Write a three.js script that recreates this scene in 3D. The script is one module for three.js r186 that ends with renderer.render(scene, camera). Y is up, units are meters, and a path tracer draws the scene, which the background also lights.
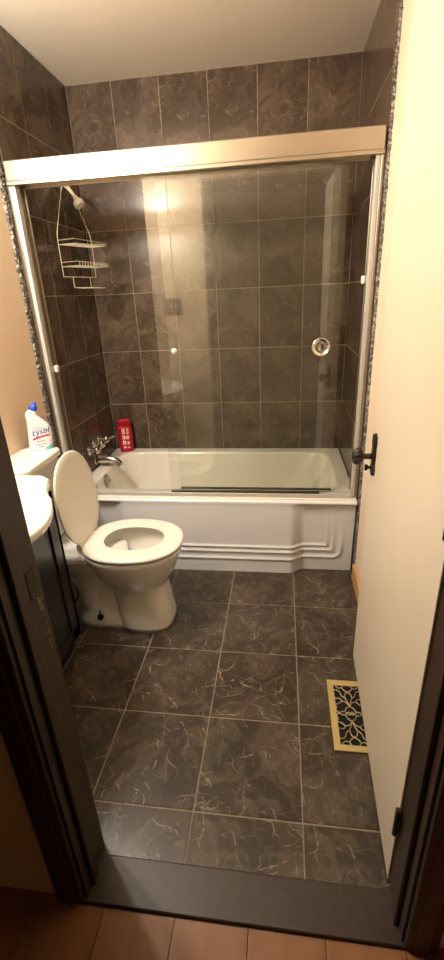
import * as THREE from 'three';
import { mergeGeometries } from 'three/addons/utils/BufferGeometryUtils.js';
import { RoundedBoxGeometry } from 'three/addons/geometries/RoundedBoxGeometry.js';

// ---------------------------------------------------------------- camera, light, exposure
const scene = new THREE.Scene();
scene.background = new THREE.Color(0x000000);
const F = 440.73;
const camera = new THREE.PerspectiveCamera(2 * Math.atan(480 / F) * 180 / Math.PI, 444 / 960, 0.05, 30);
camera.position.set(1.1473, 1.3967, 2.8287);
camera.rotation.set(-0.397, 0.1441, -0.0475, 'YXZ');
const renderer = new THREE.WebGLRenderer({ antialias: true });
renderer.toneMapping = THREE.LinearToneMapping;
renderer.toneMappingExposure = 1.0;
renderer.shadowMap.enabled = true;
const LAMP_COLOR = new THREE.Color(1.0, 0.95, 0.87);
const LAMP_POWER = 3.55;                 // candela per globe of the vanity light
const LAMP_SPOTS = [1.56, 1.76];  // z of the two globes on the left wall

// ---------------------------------------------------------------- dimensions
const W = 1.524, CEIL = 2.45, ZF = 2.15, ZH = 2.262;       // tub wall to wall, ceiling, front wall both faces
const XL = 0.672, XR = 1.43, DOORH = 2.04;                  // doorway
const ROW = [0.0657, 0.4065, 0.7474, 1.0882, 1.429, 1.7698, 2.1106, CEIL];
const RIM = 0.436;

// ---------------------------------------------------------------- helpers
function mulberry(a) { return () => { a |= 0; a = a + 0x6D2B79F5 | 0; let t = Math.imul(a ^ a >>> 15, 1 | a); t = t + Math.imul(t ^ t >>> 7, 61 | t) ^ t; return ((t ^ t >>> 14) >>> 0) / 4294967296; }; }
const rnd = mulberry(7);
const V = (x, y, z) => new THREE.Vector3(x, y, z);
const taken = new Map();
function numbered(n) { const k = taken.get(n) || 0; taken.set(n, k + 1); return k ? n + '_' + String(k).padStart(3, '0') : n; }
function mesh(name, geo, mat, parent) { const m = new THREE.Mesh(geo, mat); m.name = parent ? name : numbered(name); (parent || scene).add(m); return m; }
function thing(name, label, category, group) { const g = new THREE.Group(); g.name = numbered(name); g.userData = { label, category }; if (group) g.userData.group = group; scene.add(g); return g; }
function struct(name, label, category) { const g = new THREE.Group(); g.name = name; g.userData = { kind: 'structure', label, category }; scene.add(g); return g; }
function box(x0, x1, y0, y1, z0, z1, r = 0) {
  const g = r ? new RoundedBoxGeometry(x1 - x0, y1 - y0, z1 - z0, 3, r) : new THREE.BoxGeometry(x1 - x0, y1 - y0, z1 - z0);
  if (!r) boxUV(g, x1 - x0, y1 - y0, z1 - z0);
  g.translate((x0 + x1) / 2, (y0 + y1) / 2, (z0 + z1) / 2); return g;
}
function boxUV(g, w, h, d) {
  const uv = g.attributes.uv, s = [[d, h], [d, h], [w, d], [w, d], [w, h], [w, h]];
  for (let i = 0; i < uv.count; i++) { const f = s[Math.floor(i / 4)]; uv.setXY(i, uv.getX(i) * f[0], uv.getY(i) * f[1]); }
}
const clean = g => { const q = g.index ? g.toNonIndexed() : g.clone(); for (const k of Object.keys(q.attributes)) if (!['position', 'normal', 'uv'].includes(k)) q.deleteAttribute(k); return q; };
const merge = list => mergeGeometries(list.map(clean));
function tube(points, r, seg = 24, rad = 8, closed = false) { return new THREE.TubeGeometry(new THREE.CatmullRomCurve3(points, closed, 'centripetal'), seg, r, rad, closed); }
function rod(a, b, r, rad = 8) { const d = b.clone().sub(a), g = new THREE.CylinderGeometry(r, r, d.length(), rad); g.translate(0, d.length() / 2, 0); g.applyQuaternion(new THREE.Quaternion().setFromUnitVectors(V(0, 1, 0), d.normalize())); g.translate(a.x, a.y, a.z); return g; }
function lathe(profile, seg = 32) { return new THREE.LatheGeometry(profile.map(p => new THREE.Vector2(p[0], p[1])), seg); }
// rings: arrays of Vector3 of one length, joined into one smooth skin; caps close the ends with a fan
function loft(rings, capA = false, capB = false, flip = false) {
  const n = rings[0].length, pos = [], uv = [], idx = [];
  rings.forEach((r, i) => { for (let j = 0; j <= n; j++) { const p = r[j % n]; pos.push(p.x, p.y, p.z); uv.push(j / n, i / (rings.length - 1)); } });
  const s = n + 1, tri = (a, b, c) => flip ? idx.push(a, c, b) : idx.push(a, b, c);
  for (let i = 0; i < rings.length - 1; i++) for (let j = 0; j < n; j++) { const a = i * s + j; tri(a, a + s, a + 1); tri(a + 1, a + s, a + s + 1); }
  const cap = (i, rev) => { const c = rings[i].reduce((q, p) => q.add(p), V(0, 0, 0)).multiplyScalar(1 / n), k = pos.length / 3; pos.push(c.x, c.y, c.z); uv.push(.5, .5); for (let j = 0; j < n; j++) rev ? tri(k, i * s + j, i * s + j + 1) : tri(k, i * s + j + 1, i * s + j); };
  if (capA) cap(0, true); if (capB) cap(rings.length - 1, false);
  const g = new THREE.BufferGeometry(); g.setAttribute('position', new THREE.Float32BufferAttribute(pos, 3)); g.setAttribute('uv', new THREE.Float32BufferAttribute(uv, 2)); g.setIndex(idx); g.computeVertexNormals();
  const nm = g.attributes.normal;     // weld the seam's normals
  for (let i = 0; i < rings.length; i++) { const a = i * s, b = a + n, q = V(nm.getX(a) + nm.getX(b), nm.getY(a) + nm.getY(b), nm.getZ(a) + nm.getZ(b)).normalize(); nm.setXYZ(a, q.x, q.y, q.z); nm.setXYZ(b, q.x, q.y, q.z); }
  return g;
}
function egg(x0, x1, hz, y, n = 64, cz = 0, round = 0.55, pw = 2.2) {   // an egg lying in the floor plane, widest at `round` of its length
  const cx = x0 + (x1 - x0) * (1 - round), r = [];
  for (let i = 0; i < n; i++) { const t = i / n * Math.PI * 2, c = Math.cos(t), s = Math.sin(t), e = 2 / pw; const px = Math.sign(c) * Math.abs(c) ** e, pz = Math.sign(s) * Math.abs(s) ** e; r.push(V(cx + (c > 0 ? (x1 - cx) : (cx - x0)) * px, y, cz + hz * pz)); }
  return r;
}
function rrect(x0, x1, z0, z1, r, y, n = 16) {   // rounded rectangle ring, 4*(n+1)+... points, same count for every call
  const out = [], c = [[x1 - r, z1 - r, 0], [x0 + r, z1 - r, 1], [x0 + r, z0 + r, 2], [x1 - r, z0 + r, 3]];
  for (let k = 0; k < 4; k++) { for (let i = 0; i <= n; i++) { const t = (k + i / n) * Math.PI / 2; out.push(V(c[k][0] + r * Math.cos(t), y, c[k][1] + r * Math.sin(t))); }
    const a = out[out.length - 1], q = c[(k + 1) % 4], t = (k + 1) * Math.PI / 2, b = V(q[0] + r * Math.cos(t), y, q[1] + r * Math.sin(t)); for (let i = 1; i < 10; i++) out.push(a.clone().lerp(b, i / 10)); }
  return out;
}
const ss = (a, b, x) => { if (a > b) return 1 - ss(b, a, x); const t = Math.min(1, Math.max(0, (x - a) / (b - a))); return t * t * (3 - 2 * t); };

// ---------------------------------------------------------------- textures (seamless noise)
function makeNoise(seed) {
  const r = mulberry(seed), T = new Float32Array(256 * 256); for (let i = 0; i < T.length; i++) T[i] = r();
  return (x, y, per) => { // value noise with period `per`
    const xi = Math.floor(x), yi = Math.floor(y), fx = x - xi, fy = y - yi, u = fx * fx * (3 - 2 * fx), v = fy * fy * (3 - 2 * fy);
    const m = (a) => ((a % per) + per) % per, g = (a, b) => T[(m(b) & 255) * 256 + (m(a) & 255)];
    const a = g(xi, yi), b = g(xi + 1, yi), c = g(xi, yi + 1), d = g(xi + 1, yi + 1);
    return (a + (b - a) * u) + ((c + (d - c) * u) - (a + (b - a) * u)) * v;
  };
}
const N1 = makeNoise(11), N2 = makeNoise(29), N3 = makeNoise(53);
function fbm(N, x, y, per, o = 4) { let s = 0, a = .5, t = 0; for (let i = 0; i < o; i++) { s += a * N(x, y, per); t += a; x *= 2; y *= 2; per *= 2; a *= .5; } return s / t; }
function texture(size, fn, srgb = true, rep = 1) {
  const d = new Uint8Array(size * size * 4);
  for (let j = 0; j < size; j++) for (let i = 0; i < size; i++) { const c = fn(i / size, j / size), k = (j * size + i) * 4; d[k] = c[0]; d[k + 1] = c[1]; d[k + 2] = c[2]; d[k + 3] = 255; }
  const t = new THREE.DataTexture(d, size, size); t.wrapS = t.wrapT = THREE.RepeatWrapping; t.magFilter = THREE.LinearFilter; t.minFilter = THREE.LinearMipmapLinearFilter; t.generateMipmaps = true;
  if (srgb) t.colorSpace = THREE.SRGBColorSpace; t.repeat.set(rep, rep); t.needsUpdate = true; return t;
}
const mix = (a, b, t) => a + (b - a) * t, mix3 = (a, b, t) => [mix(a[0], b[0], t), mix(a[1], b[1], t), mix(a[2], b[2], t)];
// brown marbled porcelain: cloudy ground with feathery, branching veins drawn as wandering strokes
function marble(size, ground, ground2, vein, strength, strokes, seed) {
  const r = mulberry(seed), A = new Float32Array(size * size), px = size; // one texture = one metre
  const stamp = (x, y, rad, a) => { const R2 = Math.ceil(rad + 1); for (let j = -R2; j <= R2; j++) for (let i = -R2; i <= R2; i++) { const d = Math.hypot(i, j) / rad; if (d > 1.3) continue; const k = ((Math.round(y + j) % px + px) % px) * px + ((Math.round(x + i) % px + px) % px); A[k] = Math.max(A[k], a * Math.max(0, 1 - d * d * .6)); } };
  const walk = (x, y, dir, len, rad, a, depth) => {
    let curl = (r() - .5) * .02; const n = Math.floor(len);
    for (let i = 0; i < n; i++) {
      const e = Math.sin(Math.PI * (i + .5) / n), gap = N2(x / 9, y / 9, 256) > .3 ? 1 : .25;
      stamp(x, y, Math.max(.8, rad * (.35 + .65 * e) * (.6 + .8 * N3(x / 7, y / 7, 256))), a * (.35 + .65 * e) * gap);
      dir += curl + (r() - .5) * .32; if (r() < .02) curl = (r() - .5) * .06; if (r() < .012) dir += (r() - .5) * 2;
      x += Math.cos(dir); y += Math.sin(dir);
      if (depth < 2 && r() < .02) walk(x, y, dir + (r() < .5 ? -1 : 1) * (.35 + r() * .6), len * (.25 + r() * .3), rad * .7, a * .8, depth + 1);
    }
  };
  for (let i = 0; i < strokes; i++) walk(r() * px, r() * px, -.75 + (r() - .5) * 1.9 + (r() < .25 ? 1.6 : 0), 18 + r() * r() * 150, 1.5 + r() * r() * 3.4, .3 + r() * .7, 0);
  return texture(size, (u, v) => {
    const wx = fbm(N2, u * 6, v * 6, 6, 4) - .5, wy = fbm(N3, u * 6, v * 6, 6, 4) - .5;
    const cloud = fbm(N1, u * 7 + wx * 3, v * 7 + wy * 3, 7, 6), ve = A[Math.min(px - 1, Math.floor(v * px)) * px + Math.min(px - 1, Math.floor(u * px))];
    const fine = ss(.5, .72, fbm(N3, u * 40 + wx * 14, v * 40 + wy * 14, 40, 3)) * .22;
    const grain = (N1(u * 256, v * 256, 256) - .5) * 8;
    const c = mix3(mix3(ground, ground2, ss(.3, .7, cloud)), vein, Math.min(1, Math.max(ve, fine) * strength));
    return [c[0] + grain, c[1] + grain, c[2] + grain].map(q => Math.max(0, Math.min(255, q)));
  });
}
const floorMarble = marble(1024, [52, 44, 36], [74, 64, 53], [152, 138, 118], .95, 430, 5);
const wallMarble = marble(1024, [70, 57, 46], [94, 78, 64], [136, 119, 100], .8, 420, 19);
const speck = texture(512, (u, v) => { const g = fbm(N2, u * 12, v * 12, 12, 5), k = 128 + (g - .5) * 150 + (N1(u * 256, v * 256, 256) - .5) * 30; return [k, k, k]; }, false);
function tintTex(base, amp, coarse, seedN = N2, size = 512) { return texture(size, (u, v) => { const k = (fbm(seedN, u * coarse, v * coarse, coarse, 5) - .5) * amp; return base.map(c => Math.max(0, Math.min(255, c + k))); }); }
function woodTex(a, b, size = 512, along = 'v') { return texture(size, (u, v) => { if (along === 'u') [u, v] = [v, u]; const w = fbm(N3, u * 4, v * 2, 2, 3); const g = fbm(N1, u * 64 + w * 6, v * 4, 4, 4), r = Math.abs(Math.sin((u * 8 + w * 5) * Math.PI)); return mix3(a, b, Math.min(1, g * .75 + r * .25)); }); }

const std = (o) => new THREE.MeshStandardMaterial(o), phys = (o) => new THREE.MeshPhysicalMaterial(o);
const M = {
  floorTile: phys({ map: floorMarble, roughness: .28, bumpMap: floorMarble, bumpScale: .0006 }),
  wallTile: phys({ map: wallMarble, roughness: .2, bumpMap: wallMarble, bumpScale: .0004 }),
  grout: std({ map: tintTex([138, 124, 102], 46, 40), roughness: .95 }),
  paint: std({ map: tintTex([208, 184, 154], 8, 6), roughness: .75, bumpMap: speck, bumpScale: .0002 }),
  paintRight: std({ map: tintTex([220, 202, 178], 8, 6), roughness: .75, bumpMap: speck, bumpScale: .0002 }),
  ceiling: std({ map: tintTex([212, 198, 178], 6, 8), roughness: .9, bumpMap: speck, bumpScale: .001 }),
  door: std({ map: tintTex([212, 200, 178], 9, 5), roughness: .42, bumpMap: speck, bumpScale: .0003 }),
  darkWood: std({ map: woodTex([37, 26, 17], [60, 43, 29]), roughness: .45 }),
  rawWood: std({ map: woodTex([158, 118, 78], [198, 158, 112]), roughness: .7 }),
  oak: std({ map: woodTex([112, 70, 36], [150, 98, 54]), roughness: .5 }),
  porcelain: phys({ color: 0xe6e3db, roughness: .12, clearcoat: .6, clearcoatRoughness: .06 }),
  seat: phys({ color: 0xe6e1d6, roughness: .25 }),
  apron: phys({ color: 0xdfe1e4, roughness: .2, clearcoat: .4, clearcoatRoughness: .1 }),
  tub: phys({ color: 0xe6e2d6, roughness: .16, clearcoat: .5, clearcoatRoughness: .08 }),
  sink: phys({ color: 0xf2efe8, roughness: .14, clearcoat: .5 }),
  chrome: std({ color: 0xc9c6c0, metalness: 1, roughness: .14 }),
  aluminium: std({ color: 0xb9b2a4, metalness: 1, roughness: .34, bumpMap: speck, bumpScale: .0002 }),
  satin: std({ map: tintTex([196, 193, 187], 46, 30), metalness: .25, roughness: .42 }),
  darkRubber: std({ color: 0x1c1a17, roughness: .7 }),
  glass: phys({ color: 0xfbfcfa, transmission: 1, thickness: 0, roughness: 0, ior: 1.46 }),
  soapFilm: std({ color: 0xe6e2d6, roughness: .9, transparent: true, opacity: .5, alphaMap: texture(512, (u, v) => { const k = 6 + 14 * fbm(N2, u * 40, v * 5, 5, 4) + 8 * (N1(u * 200, v * 40, 40) - .5); return [k, k, k]; }, false), side: THREE.DoubleSide }),
  whitePlastic: std({ color: 0xe9e4d8, roughness: .4 }),
  wire: std({ color: 0xcabfa2, roughness: .35, metalness: .1 }),
  cabinet: std({ map: tintTex([30, 31, 33], 10, 10), roughness: .3 }),
  black: std({ color: 0x090807, roughness: .9 }),
  iron: std({ map: tintTex([66, 58, 50], 60, 40), metalness: .75, roughness: .45, bumpMap: speck, bumpScale: .002 }),
  brass: std({ color: 0xd9c88e, metalness: .8, roughness: .38 }),
  lattice: std({ color: 0xb9a684, metalness: .85, roughness: .4 }),
  rubberHose: std({ color: 0x6a6762, metalness: .6, roughness: .4 }),
  water: phys({ color: 0xf4fafb, roughness: .02, transmission: 1, thickness: .1, ior: 1.33 }),
};

// ================================================================ THE SETTING
// a tile with chamfered edges lying in its own xy plane, front face at z = 0
const tileCache = new Map();
function tileGeo(w, h, t, variant) {
  const key = [w.toFixed(4), h.toFixed(4), t, variant].join();
  if (tileCache.has(key)) return tileCache.get(key);
  const b = .0018, ou = (variant * .37) % 1, ov = (variant * .61 + .13) % 1, P = [], U = [], I = [];
  const ring = (x, y, z) => { for (const [sx, sy] of [[-1, -1], [1, -1], [1, 1], [-1, 1]]) { P.push(sx * x, sy * y, z); U.push(ou + sx * x + .5, ov + sy * y + .5); } };
  const quadRing = (i, j) => { for (let k = 0; k < 4; k++) { const l = (k + 1) % 4; I.push(i + k, i + l, j + l, i + k, j + l, j + k); } };
  ring(w / 2 - b, h / 2 - b, 0); I.push(0, 1, 2, 0, 2, 3);
  ring(w / 2, h / 2, -b); ring(w / 2 - b, h / 2 - b, 0); quadRing(4, 8);
  ring(w / 2, h / 2, -t); ring(w / 2, h / 2, -b); quadRing(12, 16);
  const g = new THREE.BufferGeometry(); g.setAttribute('position', new THREE.Float32BufferAttribute(P, 3)); g.setAttribute('uv', new THREE.Float32BufferAttribute(U, 2)); g.setIndex(I);
  const q = g.toNonIndexed(); q.computeVertexNormals(); tileCache.set(key, q); return q;
}
const GAP = .0038;
function tile(parent, mat, w, h, place) {
  const m = mesh('tile', tileGeo(w - GAP, h - GAP, .008, Math.floor(rnd() * 9)), mat, parent);
  place(m); m.rotateX((rnd() - .5) * .004); m.rotateY((rnd() - .5) * .004);
}
// back wall
const wallBack = struct('wall_back', 'brown marbled tile wall behind the bathtub', 'wall');
mesh('plaster', box(-.2, W + .2, -.1, CEIL + .1, -.15, -.012), M.paint, wallBack);
mesh('grout', box(0, W, .3, CEIL, -.012, -.0016), M.grout, wallBack);
const cols = [0, .247, .502, .757, 1.012, 1.267, W];
for (let r = 1; r < 7; r++) for (let c = 0; c < 6; c++) tile(wallBack, M.wallTile, cols[c + 1] - cols[c], ROW[r + 1] - ROW[r], m => m.position.set((cols[c] + cols[c + 1]) / 2, (ROW[r] + ROW[r + 1]) / 2, 0));
// side walls: plaster, and tile in the tub alcove
const wallLeft = struct('wall_left', 'peach painted wall, tiled brown beside the bathtub', 'wall');
mesh('plaster', box(-.15, -.012, -.1, CEIL + .1, -.1, ZF + .05), M.paint, wallLeft);
mesh('grout', box(-.012, -.0016, .3, CEIL, 0, .773), M.grout, wallLeft);
const zc = [0, .257, .517, .775];
for (let r = 1; r < 7; r++) for (let c = 0; c < 3; c++) tile(wallLeft, M.wallTile, zc[c + 1] - zc[c], ROW[r + 1] - ROW[r], m => { m.position.set(0, (ROW[r] + ROW[r + 1]) / 2, (zc[c] + zc[c + 1]) / 2); m.rotation.y = Math.PI / 2; });
const wallRight = struct('wall_right', 'cream painted wall behind the open door, tiled brown beside the bathtub', 'wall');
mesh('plaster', box(W + .012, W + .15, -.1, CEIL + .1, -.1, ZF + .05), M.paintRight, wallRight);
mesh('grout', box(W + .0016, W + .012, .3, CEIL, 0, .773), M.grout, wallRight);
for (let r = 1; r < 7; r++) for (let c = 0; c < 3; c++) tile(wallRight, M.wallTile, zc[c + 1] - zc[c], ROW[r + 1] - ROW[r], m => { m.position.set(W, (ROW[r] + ROW[r + 1]) / 2, (zc[c] + zc[c + 1]) / 2); m.rotation.y = -Math.PI / 2; });
// floor
const floor = struct('floor', 'brown marbled floor tiles with pale grout', 'floor');
mesh('grout', box(-.02, W + .02, -.08, -.0018, -.02, 2.2), M.grout, floor);
{
  const fx = [-.012, .265, .5824, .9, 1.2176, W + .012], fz = [.72, 1.083, 1.3998, 1.7166, 2.0334, 2.2];
  for (let i = 0; i < 5; i++) for (let j = 0; j < 5; j++) tile(floor, M.floorTile, fx[i + 1] - fx[i], fz[j + 1] - fz[j], m => { m.position.set((fx[i] + fx[i + 1]) / 2, 0, (fz[j] + fz[j + 1]) / 2); m.rotation.x = -Math.PI / 2; });
}
const ceilingS = struct('ceiling', 'white painted ceiling', 'ceiling');
mesh('plaster', box(-.15, W + .15, CEIL, CEIL + .12, -.1, ZF + .06), M.ceiling, ceilingS);
// front wall round the doorway
const wallFront = struct('wall_front', 'peach painted wall around the doorway', 'wall');
mesh('plaster', merge([box(-.15, XL - .018, -.08, CEIL + .1, ZF, ZH), box(XR + .018, W + .15, -.08, CEIL + .1, ZF, ZH), box(XL - .018, XR + .018, DOORH + .018, CEIL + .1, ZF, ZH)]), M.paint, wallFront);
// door frame
const frame = struct('trim_1', 'dark stained wood door frame and casing', 'door frame');
function jambGeo(x0, x1) { return box(x0, x1, 0, DOORH, ZF - .002, ZH + .002); }
mesh('jamb', jambGeo(XL - .018, XL), M.darkWood, frame); mesh('jamb', jambGeo(XR, XR + .018), M.darkWood, frame);
mesh('head_jamb', box(XL - .018, XR + .018, DOORH, DOORH + .018, ZF - .002, ZH + .002), M.darkWood, frame);
mesh('door_stop', box(XL, XL + .011, 0, DOORH, ZF + .058, ZF + .088, .003), M.darkWood, frame);
mesh('door_stop', box(XR - .011, XR, 0, DOORH, ZF + .058, ZF + .088, .003), M.darkWood, frame);
for (const z of [ZF - .014, ZH]) {
  const casing = (x0, x1) => merge([box(x0, x1, 0, DOORH + .07, z, z + .014, .004), box(x0 + .018, x1 - .018, 0, DOORH + .07, z < ZF ? z - .004 : z + .006, z < ZF ? z + .01 : z + .018, .004)]);
  mesh('casing', casing(XL - .078, XL - .006), M.darkWood, frame); mesh('casing', casing(XR + .006, XR + .078), M.darkWood, frame);
  mesh('casing', box(XL - .078, XR + .078, DOORH + .006, DOORH + .078, z, z + .015, .004), M.darkWood, frame);
}
{ // latch mortise with splintered wood on the left jamb
  const chips = [mesh('strike_plate', box(XL - .001, XL + .002, .87, .93, ZF + .014, ZF + .04, .0008), M.iron, frame)];
  for (let i = 0; i < 22; i++) { const y = .72 + rnd() * .16, z = ZF + .006 + rnd() * .012, s = .0014 + rnd() * rnd() * .004; const g = new THREE.IcosahedronGeometry(s, 0); g.scale(.35, 1.6, .8); g.translate(XL, y, z); chips.push(g); }
  mesh('splinter', merge(chips.slice(1)), std({ color: 0xa89a84, roughness: .9 }), frame).userData.label = 'pale splintered wood around the latch';
}
const sill = struct('trim_2', 'dark wood threshold strip in the doorway', 'threshold');
mesh('threshold', box(XL - .01, XR + .01, -.01, .009, 2.168, ZH + .012, .004), M.darkWood, sill);
// hall outside the doorway, unlit
const hall = struct('floor_hall', 'orange oak boards of the hall outside the doorway', 'floor');
for (let i = 0; i < 20; i++) mesh('plank', box(-.9 + i * .18, -.722 + i * .18, -.05, -.002, 2.2, 3.9), M.oak, hall);
mesh('wall_side', box(-.9, -.8, 0, CEIL, ZH, 3.9), M.paint, struct('wall_hall_left', 'hall wall on the left outside the doorway', 'wall'));
mesh('wall_side', box(2.4, 2.5, 0, CEIL, ZH, 3.9), M.paint, struct('wall_hall_right', 'hall wall on the right outside the doorway', 'wall'));
mesh('wall_side', box(-.9, 2.5, 0, CEIL, 3.8, 3.9), M.paint, struct('wall_hall_back', 'hall wall facing the doorway', 'wall'));
mesh('wall_side', merge([box(-.9, -.15, 0, CEIL, ZF, ZH), box(W + .15, 2.5, 0, CEIL, ZF, ZH)]), M.paint, struct('wall_hall_front', 'hall wall beside the bathroom', 'wall'));
mesh('plaster', box(-.9, 2.5, CEIL, CEIL + .1, ZH - .05, 3.9), M.ceiling, struct('ceiling_hall', 'hall ceiling', 'ceiling'));
// raw wood base on the right wall
const baseR = struct('baseboard_right', 'raw wood baseboard beside the bathtub', 'baseboard');
mesh('board', box(W - .006, W + .012, 0, .085, .83, ZF - .002, .003), M.rawWood, baseR);
// ragged old adhesive strips where the tile ends
function ragged(name, x, dir, label) {
  const r = mulberry(name.length * 31 + (dir > 0 ? 5 : 77)), ny = 420, nz = 8, P = [], Cc = [], I = [], U = [];
  const pal = [[.05, .042, .034], [.11, .095, .078], [.2, .175, .145], [.4, .35, .29], [.03, .026, .02]];
  const edge = []; let e = 0; for (let i = 0; i <= ny; i++) { e = e * .55 + (r() - .5) * .011; edge.push(e); }
  for (let i = 0; i <= ny; i++) for (let k = 0; k <= nz; k++) {
    const y = .002 + i / ny * (CEIL - .004), t = k / nz, out = k === 0 || k === nz ? 0 : .004 + r() * .007;
    P.push(x + dir * out, y + (r() - .5) * .003, .776 + t * (.034 + edge[i])); U.push(t * .04, y);
    const c = pal[Math.floor(r() ** 1.2 * 5)]; Cc.push(...c);
  }
  for (let i = 0; i < ny; i++) for (let k = 0; k < nz; k++) { const a = i * (nz + 1) + k, b = a + nz + 1; dir > 0 ? I.push(a, a + 1, b, a + 1, b + 1, b) : I.push(a, b, a + 1, a + 1, b, b + 1); }
  for (let i = 0; i < I.length; i += 3) { const q = I[i + 1]; I[i + 1] = I[i + 2]; I[i + 2] = q; }
  const g = new THREE.BufferGeometry(); g.setAttribute('position', new THREE.Float32BufferAttribute(P, 3)); g.setAttribute('color', new THREE.Float32BufferAttribute(Cc, 3)); g.setAttribute('uv', new THREE.Float32BufferAttribute(U, 2)); g.setIndex(I); g.computeVertexNormals();
  const s = struct(name, label, 'trim'); mesh('adhesive', g, std({ vertexColors: true, roughness: .85, side: THREE.DoubleSide }), s);
}
ragged('trim_3', -.012, 1, 'ragged strip of old tile adhesive on the left wall');
ragged('trim_4', W + .012, -1, 'ragged strip of old tile adhesive on the right wall');

// ---------------------------------------------------------------- door leaf, swung in against the right wall
const door = struct('door_1', 'cream painted flush door standing open on the right', 'door');
{
  const hinge = V(1.424, 0, 2.148), free = V(1.447, 0, 1.39), len = hinge.distanceTo(free), ang = Math.atan2(free.x - hinge.x, -(free.z - hinge.z));
  door.position.copy(hinge); door.rotation.y = -ang;   // local -z runs to the free edge, local -x faces the room
  mesh('leaf', box(0, .035, .012, 2.03, -len, 0, .002), M.door, door);
  const plateShape = new THREE.Shape(); // wrought backplate, waisted with pointed ends
  [[0, -.068], [.016, -.062], [.02, -.04], [.013, -.03], [.017, 0], [.013, .03], [.02, .04], [.016, .062], [0, .068], [-.016, .062], [-.02, .04], [-.013, .03], [-.017, 0], [-.013, -.03], [-.02, -.04], [-.016, -.062]].forEach((p, i) => i ? plateShape.lineTo(...p) : plateShape.moveTo(...p));
  const pg = new THREE.ExtrudeGeometry(plateShape, { depth: .004, bevelEnabled: true, bevelThickness: .004, bevelSize: .003, bevelSegments: 2 });
  pg.rotateY(-Math.PI / 2); pg.translate(-.002, .905, -len + .062);
  const plate = mesh('knob_plate', pg, M.iron, door); plate.userData.label = 'dark wrought metal backplate';
  const stem = lathe([[0, 0], [.011, 0], [.009, .012], [.009, .03], [.013, .034]], 16);
  const knob = lathe([[.008, .03], [.017, .034], [.025, .042], [.0265, .05], [.022, .06], [.01, .065], [0, .066]], 36);
  { const p = knob.attributes.position; for (let i = 0; i < p.count; i++) { const a = Math.atan2(p.getZ(i), p.getX(i)), f = 1 + .12 * Math.cos(a * 6); p.setX(i, p.getX(i) * f); p.setZ(i, p.getZ(i) * f); } knob.computeVertexNormals(); }
  const kg = merge([stem, knob]); kg.rotateZ(Math.PI / 2); kg.translate(-.006, .9, -len + .062);
  mesh('knob', kg, M.iron, door).userData.label = 'dark wrought metal door knob';
  const key = merge([rod(V(-.004, .862, -len + .062), V(-.022, .862, -len + .062), .005), box(-.03, -.02, .852, .872, -len + .058, -len + .066, .002)]);
  mesh('thumb_turn', key, M.iron, door);
  for (const y of [.25, 1.05, 1.8]) mesh('hinge', merge([rod(V(-.004, y - .045, .004), V(-.004, y + .045, .004), .006)]), M.iron, door);
  mesh('latch', box(.008, .027, .87, .93, -len - .0015, -len + .01, .0007), M.brass, door);
}

// ---------------------------------------------------------------- vanity light on the left wall (above the frame)
{
  const t = thing('vanity_light', 'bar of round bulbs on the left wall above the sink', 'lamp');
  mesh('bar', box(-.012, .015, 1.99, 2.09, 1.46, 1.86, .008), M.chrome, t);
  for (const z of LAMP_SPOTS) {
    const so = lathe([[0, 0], [.03, 0], [.028, .012], [.02, .03], [0, .03]], 20); so.rotateZ(-Math.PI / 2); so.translate(.013, 2.04, z); mesh('socket', so, M.chrome, t);
    const g = new THREE.SphereGeometry(.042, 32, 20); g.translate(.08, 2.04, z);
    mesh('bulb', g, std({ color: 0xffffff, emissive: LAMP_COLOR, emissiveIntensity: 6 }), t);
    const L = new THREE.PointLight(LAMP_COLOR, LAMP_POWER, 0, 2); L.position.set(.08, 2.04, z); L.castShadow = true; L.shadow.radius = 2.0; L.name = 'bulb_light'; t.add(L);
  }
}

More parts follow.
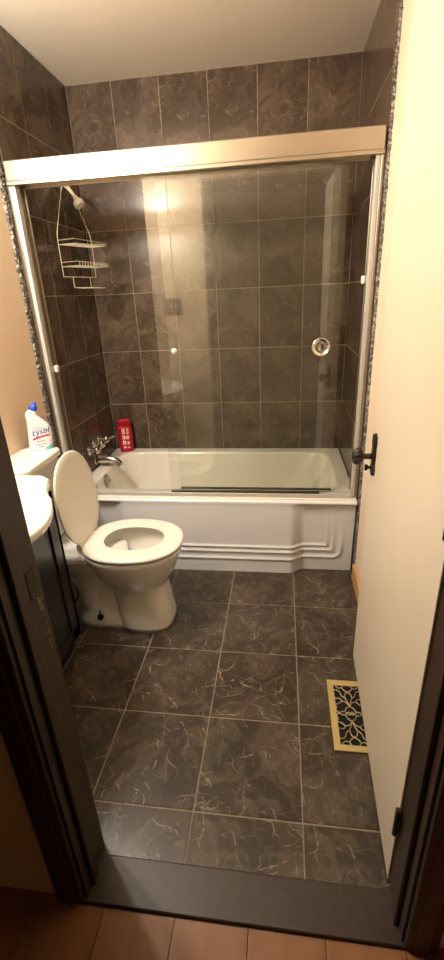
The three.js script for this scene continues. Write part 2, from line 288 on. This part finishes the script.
// ================================================================ BATHTUB
{
  const t = thing('bathtub', 'white built-in bathtub with stepped apron', 'bathtub');
  const X0 = .003, X1 = W - .003, Z0 = .003, Z1 = .80;
  const R = (a, b, c, d, r, y) => rrect(a, b, c, d, r, y);
  const rings = [
    R(X0, X1, Z0, Z1, .006, RIM - .02), R(X0, X1, Z0, Z1, .006, RIM - .002), R(X0 + .004, X1 - .004, Z0 + .004, Z1 - .004, .01, RIM),
    R(.075, 1.455, .07, .727, .13, RIM), R(.083, 1.447, .078, .72, .135, RIM - .004), R(.09, 1.436, .086, .712, .14, RIM - .016),
    R(.10, 1.40, .097, .70, .15, RIM - .08), R(.12, 1.33, .115, .675, .16, RIM - .2), R(.15, 1.25, .14, .655, .16, .15), R(.19, 1.19, .18, .62, .14, .105), R(.26, 1.1, .25, .56, .12, .095), R(.5, .9, .37, .44, .03, .09)];
  mesh('basin', loft(rings, false, true, true), M.tub, t);
  // apron: rolled rim over a skirt whose middle stands proud, ribs following its outline
  const nx = 240, ny = 150, P = [], I = [], U = [];
  const prof = x => { const a = ss(.245, .325, x) * (1 - ss(1.195, 1.272, x)); return a; };
  const sd = (x, y) => { const qx = Math.abs(x - W / 2) - (1.462 - W / 2) + .045, qy = (.085 - y) + .045; return Math.hypot(Math.max(qx, 0), Math.max(qy, 0)) + Math.min(Math.max(qx, qy), 0) - .045; };
  const bump = (d, c, w) => Math.exp(-(((d - c) / w) ** 2));
  for (let j = 0; j <= ny; j++) for (let i = 0; i <= nx; i++) {
    const x = X0 + (X1 - X0) * i / nx, y = (RIM - .001) * (1 - j / ny), d = sd(x, y);
    const brow = ss(.392, .418, y), top = ss(RIM - .022, RIM, y);
    const a = prof(x); let z = (mix(.764 + .05 * y, .81, a)) * (1 - brow) + .812 * brow; const wv = .3 + .7 * ss(.24, .15, y) ; z += (.0075 * wv * (bump(d, 0, .008) + bump(d, -.044, .007) + bump(d, -.074, .007))) * (1 - brow);
    z -= .018 * top * top; z = Math.max(z, .7);
    P.push(x, y, z); U.push(x, y);
  }
  for (let j = 0; j < ny; j++) for (let i = 0; i < nx; i++) { const a = j * (nx + 1) + i, b = a + nx + 1; I.push(a, b, a + 1, a + 1, b, b + 1); }
  const g = new THREE.BufferGeometry(); g.setAttribute('position', new THREE.Float32BufferAttribute(P, 3)); g.setAttribute('uv', new THREE.Float32BufferAttribute(U, 2)); g.setIndex(I); g.computeVertexNormals();
  mesh('apron', g, M.apron, t);
  const ov = lathe([[0, 0], [.036, 0], [.035, .006], [.026, .011], [0, .013]], 28); ov.scale(1.2, 1, 1); ov.rotateZ(-Math.PI / 2 + .1); ov.translate(.098, .386, .47); mesh('overflow_plate', ov, M.aluminium, t);
  mesh('overflow_lever', box(.109, .12, .38, .392, .455, .475, .003), M.chrome, t);
  const dr = lathe([[0, .006], [.02, .006], [.034, .002], [.036, -.002]], 24); dr.translate(.34, .097, .40); mesh('drain', dr, M.chrome, t);
}
// tub filler spout
{
  const t = thing('tub_spout', 'chrome tub spout on the left tile wall', 'spout');
  const ringAt = (p, dir, rx, ry) => { const up = V(-dir.y, dir.x, 0), r = []; for (let i = 0; i < 20; i++) { const a = i / 20 * Math.PI * 2; r.push(p.clone().add(V(0, 0, Math.cos(a) * rx)).add(up.clone().multiplyScalar(Math.sin(a) * ry))); } return r; };
  const path = [[0, .487, .029], [.02, .488, .029], [.07, .488, .026], [.11, .483, .024], [.135, .472, .022], [.148, .458, .02], [.152, .442, .019]];
  const rs = path.map(([x, y, r], i) => { const a = path[Math.max(0, i - 1)], b = path[Math.min(path.length - 1, i + 1)]; const d = V(b[0] - a[0], b[1] - a[1], 0).normalize(); return ringAt(V(x, y, .36), d, r, r); });
  mesh('body', loft(rs, true, true), M.chrome, t);
  const fl = lathe([[0, 0], [.038, 0], [.036, .006], [.03, .01]], 24); fl.rotateZ(-Math.PI / 2); fl.translate(0, .487, .36); mesh('flange', fl, M.chrome, t);
  mesh('diverter_pin', rod(V(.12, .49, .36), V(.12, .512, .36), .004), M.chrome, t);
}
// three valve handles
[[.432, .568, 0, 'chrome valve handle nearest the shower door'], [.352, .583, 1, 'middle chrome valve handle above the tub spout'], [.272, .588, 2, 'chrome valve handle nearest the back wall']].forEach(([z, y, k, label]) => {
  const t = thing('valve_handle', label, 'tap', 'valve handles above the tub spout');
  const es = lathe([[0, 0], [.033, 0], [.032, .005], [.024, .013], [.014, .017], [0, .017]], 28); es.rotateZ(-Math.PI / 2); es.translate(0, y, z); mesh('escutcheon', es, M.chrome, t);
  const st = lathe([[0, .015], [.011, .015], [.011, .035], [.02, .038], [.023, .05], [.019, .062], [0, .066]], 20); st.rotateZ(-Math.PI / 2); st.translate(0, y, z); mesh('stem', st, M.chrome, t);
  const a = [.9, .5, .1][k], d = V(.35, Math.sin(a) * .35, -Math.cos(a)).normalize();
  const lv = tube([V(.05, y, z), V(.055, y, z).addScaledVector(d, .025), V(.06, y, z).addScaledVector(d, .055)], .0065, 12, 8); mesh('lever', lv, M.chrome, t);
});
// shower arm and head
{
  const t = thing('wall_shower', 'small ivory shower head on a bent arm', 'shower');
  mesh('arm', tube([V(0, 1.955, .285), V(.03, 1.953, .287), V(.06, 1.93, .292), V(.095, 1.885, .302)], .009, 20, 10), M.wire, t);
  const fl = lathe([[0, 0], [.026, 0], [.024, .006], [.01, .01]], 20); fl.rotateZ(-Math.PI / 2); fl.translate(0, 1.955, .285); mesh('flange', fl, M.chrome, t);
  const h = lathe([[0, 0], [.011, 0], [.014, .012], [.024, .022], [.029, .034], [.029, .046], [.024, .05], [0, .05]], 10);
  h.applyQuaternion(new THREE.Quaternion().setFromUnitVectors(V(0, 1, 0), V(.5, -.83, .1).normalize())); h.translate(.09, 1.892, .3); mesh('head', h, M.whitePlastic, t);
}
// wire caddy hanging on the arm
{
  const t = thing('shower_caddy', 'cream wire shower caddy hanging from the shower arm', 'caddy');
  const A = V(.018, 0, .425), B = V(.103, 0, .2), ax = B.clone().sub(A), n = V(.935, 0, .353);
  const p = (s, y, d = 0) => A.clone().addScaledVector(ax, s).addScaledVector(n, d).setY(y), r = .0022;
  const bars = (list, rr = r) => merge(list.map(([a, b]) => rod(a, b, rr, 6)));
  mesh('frame', merge([tube([p(.47, 1.958, .012), p(.38, 1.94), p(.28, 1.89), p(.12, 1.79), p(.01, 1.715), p(0, 1.69), p(.0, 1.52)], r, 50, 6), tube([p(.47, 1.958, .012), p(.56, 1.94), p(.68, 1.89), p(.84, 1.8), p(.98, 1.73), p(1, 1.7), p(1, 1.52)], r, 50, 6), rod(p(0, 1.52), p(1, 1.52), r, 6)]), M.wire, t);
  for (const [y, fence] of [[1.668, false], [1.567, true]]) {
    const D = .105, L = [];
    L.push([p(0, y), p(1, y)], [p(0, y), p(.03, y, D)], [p(1, y), p(1.0, y, D)], [p(.03, y, D), p(1, y, D)]);
    L.push([p(0, y + .02), p(.02, y + .02, D)], [p(1, y + .02), p(1, y + .006, D)], [p(.02, y + .02, D), p(1, y + .012, D)]);
    for (let i = 1; i < 12; i++) { L.push([p(i / 12, y), p(i / 12, y, D)]); if (fence) L.push([p(i / 12, y, D), p(i / 12, y + .02, D)]); }
    mesh('basket', bars(L, .0014), M.wire, t);
  }
  const S = [[p(.27, 1.52), p(.27, 1.468)], [p(.8, 1.52), p(.8, 1.468)], [p(.27, 1.468), p(.27, 1.462, .07)], [p(.95, 1.468), p(.95, 1.462, .07)], [p(.27, 1.468), p(.95, 1.468)], [p(.27, 1.462, .07), p(.95, 1.462, .07)]];
  for (let i = 0; i < 9; i++) S.push([p(.3 + i * .075, 1.468), p(.3 + i * .075, 1.462, .07)]);
  mesh('soap_shelf', bars(S, .0019), M.wire, t);
}
// red shampoo bottle on the tub corner
{
  const t = thing('shampoo_bottle', 'red plastic shampoo bottle on the back corner of the bathtub', 'bottle');
  t.position.set(.1, RIM, .066); t.rotation.y = .36; t.scale.set(1.45, 1.1, 1.1);
  const sec = (hx, hz, y) => egg(-hx, hx, hz, y, 40, 0, .5, 2.8);
  const cv = document.createElement('canvas'); cv.width = 512; cv.height = 512; const c = cv.getContext('2d');
  c.fillStyle = '#a80c20'; c.fillRect(0, 0, 512, 512);
  c.fillStyle = '#efd9d6'; const r = mulberry(3);
  for (let row = 0; row < 2; row++) for (let i = 0; i < 6; i++) { const w = 20 + r() * 10, x = 96 + row * 34, y = 190 + i * 38; c.fillRect(x, y, w, 20 + r() * 10); c.fillStyle = '#a80c20'; c.fillRect(x + 8, y + 7, w * .4, 6); c.fillStyle = '#efd9d6'; }
  const tx = new THREE.CanvasTexture(cv); tx.colorSpace = THREE.SRGBColorSpace; tx.flipY = false;
  mesh('body', loft([sec(.026, .017, 0), sec(.0305, .02, .004), sec(.032, .0215, .03), sec(.032, .0215, .12), sec(.032, .0215, .155), sec(.031, .02, .162)], true, true), phys({ map: tx, roughness: .3 }), t);
  mesh('cap', loft([sec(.030, .0195, .163), sec(.031, .0205, .166), sec(.0305, .02, .198), sec(.026, .016, .206), sec(.01, .008, .2075)], true, true), phys({ color: 0x980b1c, roughness: .35 }), t);
}

// ================================================================ SHOWER DOOR
{
  const t = thing('shower_door_frame', 'aluminium sliding shower door frame on the tub rim', 'shower door frame');
  mesh('header_rail', merge([box(.002, W - .002, 1.868, 1.945, .698, .784, .006), box(.002, W - .002, 1.856, 1.87, .777, .786, .002), box(.002, W - .002, 1.856, 1.87, .698, .705, .002)]), M.aluminium, t);
  const jamb = s => merge([box(s > 0 ? .0005 : W - .012, s > 0 ? .012 : W - .0005, RIM + .001, 1.867, .68, .774, .002), box(s > 0 ? .0005 : W - .028, s > 0 ? .028 : W - .0005, RIM + .001, 1.867, .68, .69, .002), box(s > 0 ? .0005 : W - .03, s > 0 ? .03 : W - .0005, RIM + .001, 1.867, .732, .74, .002)]);
  mesh('jamb', jamb(1), M.aluminium, t); mesh('jamb', jamb(-1), M.aluminium, t);
  mesh('jamb_cover', box(.0125, .03, RIM + .004, 1.862, .741, .772, .003), M.satin, t).userData.label = 'whitish worn face of the left jamb';
  mesh('jamb_cover', box(W - .03, W - .0125, RIM + .004, 1.862, .741, .772, .003), M.satin, t);
  mesh('sill_track', merge([box(.03, W - .03, RIM + .0005, RIM + .006, .705, .785, .002), box(.03, W - .03, RIM + .002, RIM + .02, .777, .785, .002), box(.03, W - .03, RIM + .002, RIM + .009, .7365, .7395, .001)]), M.satin, t);
  const bumper = (x, y) => mesh('bumper', box(x - .008, x + .008, y - .016, y + .016, .70, .728, .005), M.whitePlastic, t);
  bumper(.037, 1.095); bumper(W - .037, 1.43);
}
function glassPanel(x0, x1, z, label, knobX, knobFront) {
  const t = thing('sliding_glass_panel', label, 'glass panel', 'sliding shower door panels');
  t.position.set(x0, RIM + .012, z); const w = x1 - x0, h = 1.875 - RIM - .012;
  mesh('pane', box(0, w, .0135, h, -.0025, .0025), M.glass, t);
  const film = new THREE.PlaneGeometry(w - .004, h - .03); { const q = film.attributes.uv; for (let i = 0; i < 4; i++) q.setXY(i, q.getX(i) * w + x0, q.getY(i) * h); } film.translate(w / 2, h / 2 + .006, -.0032);
  mesh('soap_film', film, M.soapFilm, t).userData.label = 'thin cloudy soap film on the glass';
  mesh('bottom_rail', box(0, w, .003, .013, -.006, .006, .002), std({ color: 0x5b564c, metalness: .8, roughness: .4 }), t);
  mesh('top_hanger', box(.02, w - .02, h - .01, h + .03, -.006, .006, .002), M.aluminium, t);
  const k = lathe([[0, .004], [.012, .004], [.016, .006], [.022, .004], [.028, .005], [.034, .011], [.038, .012], [.041, .008], [.041, 0]].reverse(), 36); k.rotateX(Math.PI / 2); k.translate(knobX - x0, 1.165 - RIM - .012, .0026);
  const kb = lathe([[0, 0], [.014, 0], [.014, .004], [.009, .012], [0, .013]], 24);
  if (knobFront) { mesh('finger_pull', k, M.chrome, t); } else { kb.rotateX(Math.PI / 2); kb.translate(knobX - x0, 1.163 - RIM - .012, .0026); mesh('finger_pull', kb, M.whitePlastic, t); }
}
glassPanel(.575, 1.34, .758, 'clear outer shower door panel with chrome round pull', 1.317, true);
glassPanel(.618, 1.403, .718, 'clear inner shower door panel with small white pull', .643, false);

// ================================================================ TOILET
{
  const t = thing('toilet', 'white toilet with its lid raised beside the bathtub', 'toilet'); t.position.set(0, 0, 1.2);
  const E = (a, b, hz, y, ro = .5, pw = 2.3) => egg(a, b, hz, y, 72, 0, ro, pw);
  // bowl and pedestal: one skin up the outside, over the rim and down inside
  mesh('bowl', loft([
    E(.40, .658, .118, .0015, .5, 3), E(.402, .656, .117, .02, .5, 3), E(.395, .645, .112, .10, .5, 3), E(.388, .634, .11, .18, .5, 2.9), E(.38, .634, .113, .215, .52, 2.6), E(.365, .65, .126, .24, .52), E(.325, .68, .15, .285, .52), E(.295, .704, .172, .345, .52), E(.28, .715, .182, .38, .52), E(.278, .716, .183, .397, .52), E(.284, .711, .178, .4025, .52),
    E(.335, .683, .137, .4025, .52), E(.342, .676, .13, .397, .52), E(.35, .668, .126, .36, .52), E(.37, .64, .112, .30, .52), E(.40, .58, .085, .25, .5), E(.42, .54, .06, .215, .5), E(.44, .51, .035, .195, .5)], true, true), M.porcelain, t);
  // rear foot, trap bulge and deck under the tank
  const F2 = (a, b, hz, y) => egg(a, b, hz, y, 72, 0, .5, 3.2);
  mesh('rear_skirt', loft([F2(.205, .50, .108, .0015), F2(.205, .50, .108, .03), F2(.208, .50, .104, .05), F2(.216, .50, .097, .075), F2(.222, .50, .092, .11), F2(.215, .50, .088, .16), F2(.198, .48, .088, .215), F2(.18, .47, .093, .265), F2(.165, .46, .104, .31), F2(.16, .45, .118, .36)], true, true), M.porcelain, t);
  mesh('trapway', tube([V(.50, .17, 0), V(.43, .225, 0), V(.36, .245, 0), V(.31, .215, 0), V(.295, .15, 0), V(.31, .08, 0)], .096, 40, 24), M.porcelain, t);
  mesh('tank_deck', box(.03, .33, .345, .398, -.125, .125, .02), M.porcelain, t);
  // tank
  const T = (x0, x1, hz, y, r) => rrect(x0, x1, -hz, hz, r, y);
  mesh('tank', loft([T(.012, .142, .13, .398, .03), T(.004, .148, .138, .41, .035), T(-.006, .155, .147, .766, .035)], true, true, true), M.porcelain, t);
  mesh('tank_lid', loft([T(-.008, .162, .151, .766, .03), T(-.01, .168, .155, .771, .035), T(-.01, .168, .155, .791, .035), T(-.006, .163, .15, .798, .032), T(.02, .14, .125, .80, .02)], true, true, true), M.porcelain, t);
  mesh('flush_lever', merge([rod(V(.15, .69, .11), V(.172, .69, .11), .008), tube([V(.17, .69, .11), V(.178, .688, .09), V(.18, .683, .05)], .005, 12, 8)]), M.chrome, t);
  // seat ring, lid up
  const shape = (x0, x1, hz, y) => E(x0, x1, hz, y, .53, 2.25);
  mesh('seat', loft([shape(.365, .648, .108, .408), shape(.362, .651, .111, .421), shape(.375, .64, .1, .4045).map(p => p.clone().setY(.424)), shape(.30, .707, .17, .4265), shape(.285, .722, .184, .423), shape(.28, .726, .188, .415), shape(.285, .722, .184, .4045), shape(.345, .67, .128, .4045), shape(.365, .648, .108, .408)], false, false), M.seat, t);
  const lid = loft([shape(.02, .40, .14, 0), shape(0, .425, .178, .002), shape(-.004, .43, .183, .008), shape(0, .425, .178, .014), shape(.02, .405, .16, .018), shape(.1, .3, .07, .019)], true, true, true);
  lid.scale(.94, 1, .97); lid.rotateZ(Math.PI / 2 + .1); lid.translate(.3, .416, -.014); mesh('lid', lid, M.seat, t);
  for (const z of [-.07, .07]) mesh('hinge', merge([rod(V(.29, .428, z - .022), V(.29, .428, z + .022), .011, 14), box(.275, .31, .404, .42, z - .018, z + .018, .004)]), M.seat, t);
  mesh('water', new THREE.CylinderGeometry(.078, .07, .004, 32).translate(.49, .246, 0), M.water, t);
  for (const s of [1]) { mesh('bolt_hole', merge([new THREE.CylinderGeometry(.015, .015, .006, 18).rotateX(1.0).translate(.335, .064, s * .1), rod(V(.335, .058, s * .1), V(.335, .094, s * .1), .004)]), M.black, t).userData.label = 'uncapped floor bolt'; }
  mesh('supply_hose', tube([V(0, .16, .13), V(.08, .15, .135), V(.19, .15, .14), V(.262, .19, .142), V(.28, .245, .142), V(.25, .295, .14), V(.17, .31, .13), V(.09, .34, .11), V(.075, .40, .1)], .007, 50, 8), M.rubberHose, t);
}
// toilet cleaner bottle standing on the tank
{
  const t = thing('cleaner_bottle', 'white bottle of toilet cleaner with blue cap and teal base on the toilet tank', 'bottle');
  t.position.set(.088, .8002, 1.083); t.rotation.y = .5; t.scale.setScalar(.9);
  const prof = [[0, -.048, .05], [.004, -.053, .055], [.03, -.055, .057], [.07, -.056, .056], [.105, -.057, .05], [.125, -.058, .036], [.145, -.059, .016], [.16, -.061, .002], [.172, -.062, -.008], [.182, -.059, -.013], [.19, -.052, -.014], [.197, -.044, -.014]];
  const rg = prof.map(([y, a, b], i) => { const d = Math.min(.028, (b - a) * .42 + .004), cx = (a + b) / 2, r = []; const tl = ss(.15, .197, y) * .3; for (let k = 0; k < 48; k++) { const q = k / 48 * Math.PI * 2; const e = 2 / 2.5, px = Math.sign(Math.cos(q)) * Math.abs(Math.cos(q)) ** e * (b - a) / 2, pz = Math.sign(Math.sin(q)) * Math.abs(Math.sin(q)) ** e * d; r.push(V(cx + px + y * .13, y - px * tl, pz)); } return r; });
  const g = loft(rg, true, true); { const p = g.attributes.position, uv = g.attributes.uv; for (let i = 0; i < p.count; i++) uv.setXY(i, p.getZ(i) < -.002 ? .01 : (p.getX(i) - p.getY(i) * .13 + .065) / .13, 1 - p.getY(i) / .2); }
  const cv = document.createElement('canvas'); cv.width = 650; cv.height = 1000; const c = cv.getContext('2d'); // 5000 px per metre
  c.fillStyle = '#d0d4da'; c.fillRect(0, 0, 650, 1000);
  c.fillStyle = '#a9dce0'; c.beginPath(); c.moveTo(40, 1000); c.lineTo(40, 900); c.quadraticCurveTo(320, 990, 620, 880); c.lineTo(640, 1000); c.closePath(); c.fill();
  c.fillStyle = '#6fc3c6'; c.beginPath(); c.moveTo(440, 1000); c.lineTo(450, 930); c.quadraticCurveTo(560, 900, 640, 860); c.lineTo(640, 1000); c.closePath(); c.fill();
  c.fillStyle = '#dcdfe3'; c.beginPath(); c.ellipse(325, 740, 235, 225, 0, 0, 7); c.fill();
  c.save(); c.translate(325, 530); c.rotate(-.14);
  c.strokeStyle = '#2d4f92'; c.lineWidth = 12; c.beginPath(); c.arc(10, 150, 215, -2.35, -.72); c.stroke();
  c.fillStyle = '#15306f'; c.font = 'italic bold 165px sans-serif'; c.textAlign = 'center'; c.fillText('Lysol', 0, 70);
  c.fillStyle = '#b3174a'; c.beginPath(); c.moveTo(-195, 130); c.quadraticCurveTo(0, 82, 200, 118); c.lineTo(200, 160); c.quadraticCurveTo(0, 132, -195, 185); c.closePath(); c.fill(); c.restore();
  c.fillStyle = '#6f5f66'; for (let i = 0; i < 8; i++) c.fillRect(215 + i * 27, 752, 20, 26);
  c.fillStyle = '#c8486f'; for (let i = 0; i < 9; i++) c.fillRect(195 + i * 29, 832, 22, 24);
  c.fillStyle = '#7c8cb0'; c.fillRect(265, 890, 120, 26); c.fillStyle = '#a87a86'; c.fillRect(195, 425, 46, 16); c.fillStyle = '#8f93a4'; c.fillRect(248, 420, 60, 16);
  const tx = new THREE.CanvasTexture(cv); tx.colorSpace = THREE.SRGBColorSpace; tx.flipY = false;
  mesh('body', g, phys({ map: tx, roughness: .3 }), t);
  const cp = lathe([[0, 0], [.0185, 0], [.019, .004], [.018, .018], [.012, .026], [.0085, .028], [.008, .036], [.006, .04], [0, .0405]], 24); cp.rotateZ(-.5); cp.translate(-.004, .197, 0);
  mesh('cap', cp, phys({ color: 0x1f48c8, roughness: .35 }), t);
}

// ================================================================ VANITY
{
  const z0 = 1.425, z1 = 2.13, xf = .30;
  const t = thing('vanity_cabinet', 'black vanity cabinet under the white sink', 'cabinet');
  mesh('body', merge([box(-.01, xf, .09, .752, z0, z0 + .018), box(-.01, xf, .09, .752, z1 - .018, z1), box(xf - .018, xf, .09, .60, z0, z1), box(xf - .018, xf, .60, .752, z0, z0 + .05), box(xf - .018, xf, .60, .752, z1 - .05, z1), box(-.01, xf, .09, .108, z0, z1), box(-.01, xf - .05, .002, .09, z0 + .005, z1 - .005)]), M.cabinet, t);
  for (const [a, b] of [[z0 + .045, (z0 + z1) / 2 - .003], [(z0 + z1) / 2 + .003, z1 - .045]]) {
    const d = mesh('door', merge([box(xf + .001, xf + .012, .12, .72, a, b), box(xf + .001, xf + .02, .12, .72, a, a + .05, .003), box(xf + .001, xf + .02, .12, .72, b - .05, b, .003), box(xf + .001, xf + .02, .67, .72, a, b, .003), box(xf + .001, xf + .02, .12, .17, a, b, .003)]), M.cabinet, t);
    const kz = a < (z0 + z1) / 2 - .1 ? b - .025 : a + .025; const k = lathe([[0, 0], [.006, 0], [.006, .012], [.014, .018], [.012, .026], [0, .028]], 16); k.rotateZ(-Math.PI / 2); k.translate(xf + .019, .62, kz); mesh('knob', k, M.iron, d);
  }
  // sink top: belly-front slab with an oval basin
  const s = thing('sink_top', 'glossy white sink top with a rounded belly front', 'sink');
  const zb0 = 1.382, zb1 = 2.143, cz = 1.765, ytop = .80, outline = (y, inset) => {
    const o = []; const xs = z => .262 + .195 * Math.exp(-(((z - cz) / .285) ** 2 * (Math.abs(z - cz) > .2 ? 1.15 : 1)));
    const n = 60; for (let i = 0; i <= n; i++) { const z = zb0 + inset + (zb1 - zb0 - 2 * inset) * i / n, e = Math.min(i, n - i) / n; o.push(V(xs(z) - inset - .03 * (1 - ss(0, .04, e)), y, z)); }
    o.push(V(-.011, y, zb1 - inset)); for (let i = 1; i < 20; i++) o.push(V(-.011, y, zb1 - inset + (zb0 - zb1 + 2 * inset) * i / 20)); o.push(V(-.011, y, zb0 + inset)); return o;
  };
  const ov = (a, b, y, ref) => ref.map(p => { const t = Math.atan2((p.z - cz) / .2, (p.x - .245) / .15); return V(.245 + a * Math.cos(t), y, cz + b * Math.sin(t)); });
  const ref = outline(ytop, .01);
  mesh('top', loft([outline(ytop - .045, .03), outline(ytop - .04, .012), outline(ytop - .025, .002), outline(ytop - .01, .001), outline(ytop - .002, .006), outline(ytop, .014), ov(.158, .225, ytop, ref), ov(.15, .217, ytop - .006, ref), ov(.135, .195, ytop - .04, ref), ov(.11, .155, ytop - .09, ref), ov(.06, .08, ytop - .12, ref), ov(.02, .02, ytop - .125, ref)], true, true), M.sink, s);
  mesh('bowl_underside', loft([ov(.165, .23, ytop - .04, ref), ov(.155, .21, ytop - .07, ref), ov(.12, .165, ytop - .115, ref), ov(.06, .08, ytop - .14, ref)], false, true, true), M.sink, s);
  mesh('backsplash', box(-.0115, .008, ytop - .002, ytop + .08, zb0 + .01, zb1 - .002, .005), M.sink, s);
  const f = thing('faucet', 'chrome faucet at the back of the white sink', 'faucet');
  mesh('base', box(.03, .075, ytop + .0005, ytop + .018, cz - .08, cz + .08, .006), M.chrome, f);
  mesh('spout', tube([V(.052, ytop + .015, cz), V(.055, ytop + .06, cz), V(.09, ytop + .09, cz), V(.14, ytop + .075, cz), V(.155, ytop + .055, cz)], .011, 30, 12), M.chrome, f);
  for (const z of [-.06, .06]) { const k = lathe([[0, 0], [.014, 0], [.012, .02], [.019, .03], [.017, .045], [0, .047]], 18); k.translate(.052, ytop + .017, cz + z); mesh('handle', k, M.chrome, f); }
}

// ================================================================ FLOOR REGISTER
{
  const t = thing('floor_register', 'brass floor register with scrolled grille beside the door', 'vent');
  const x0 = 1.331, x1 = 1.471, z0 = 1.521, z1 = 1.806, b = .019; t.position.set((x0 + x1) / 2, 0, (z0 + z1) / 2); const w = x1 - x0, d = z1 - z0;
  const sh = new THREE.Shape(); sh.moveTo(-w / 2, -d / 2); sh.lineTo(w / 2, -d / 2); sh.lineTo(w / 2, d / 2); sh.lineTo(-w / 2, d / 2); sh.closePath();
  const ho = new THREE.Path(); const iw = w / 2 - b, id = d / 2 - b; ho.moveTo(-iw, -id); ho.lineTo(-iw, id); ho.lineTo(iw, id); ho.lineTo(iw, -id); ho.closePath(); sh.holes.push(ho);
  const fr = new THREE.ExtrudeGeometry(sh, { depth: .0025, bevelEnabled: true, bevelThickness: .0025, bevelSize: .002, bevelSegments: 2 }); fr.rotateX(-Math.PI / 2); fr.translate(0, .0022, 0); mesh('frame', fr, M.brass, t);
  mesh('damper', box(-iw - .004, iw + .004, -.0016, .0008, -id - .004, id + .004), M.black, t);
  // scrolls: arcs laid out on half the grille and mirrored
  const parts = [], r = .0023, y = .0042, add = (pts, closed) => { for (const [sx, sz] of [[1, 1], [-1, 1], [1, -1], [-1, -1]]) parts.push(tube(pts.map(([a, c]) => V(a * sx, y, c * sz)), r, 22, 5, closed)); };
  add([[0, .03], [.012, .022], [.02, .008], [.032, .006], [.04, .0]]);
  add([[0, .03], [.01, .045], [.024, .05], [.036, .04], [.05, .036]]);
  add([[0, .03], [.006, .05], [.012, .065], [.0085, .085], [0, .092]]);
  add([[.012, .065], [.024, .075], [.03, .092], [.042, .1], [.052, .096]]);
  add([[0, .092], [.012, .1], [.018, .112], [.012, .122]]);
  add([[.018, .112], [.03, .108], [.04, .116], [.046, .125]]);
  add([[.04, 0], [.05, .012], [.046, .024], [.052, .034]]);
  add([[0, 0], [.006, .006], [.012, .0], [.018, .004]]);
  add([[.024, .05], [.032, .062], [.046, .062], [.052, .07]]);
  mesh('grille', merge(parts), M.lattice, t).userData.label = 'scrolled open grille';
}
// switch plate on the front wall left of the doorway (seen mirrored in the glass)
{
  const t = thing('light_switch', 'dark double light switch plate by the doorway', 'switch');
  mesh('plate', box(.275, .40, 1.27, 1.39, ZF - .006, ZF - .0003, .002), M.iron, t);
  for (const x of [.312, .363]) mesh('toggle', box(x - .004, x + .004, 1.32, 1.34, ZF - .018, ZF - .004, .002), M.whitePlastic, t);
}

scene.traverse(o => { if (o.isMesh) { o.castShadow = true; o.receiveShadow = true; } });
renderer.render(scene, camera);
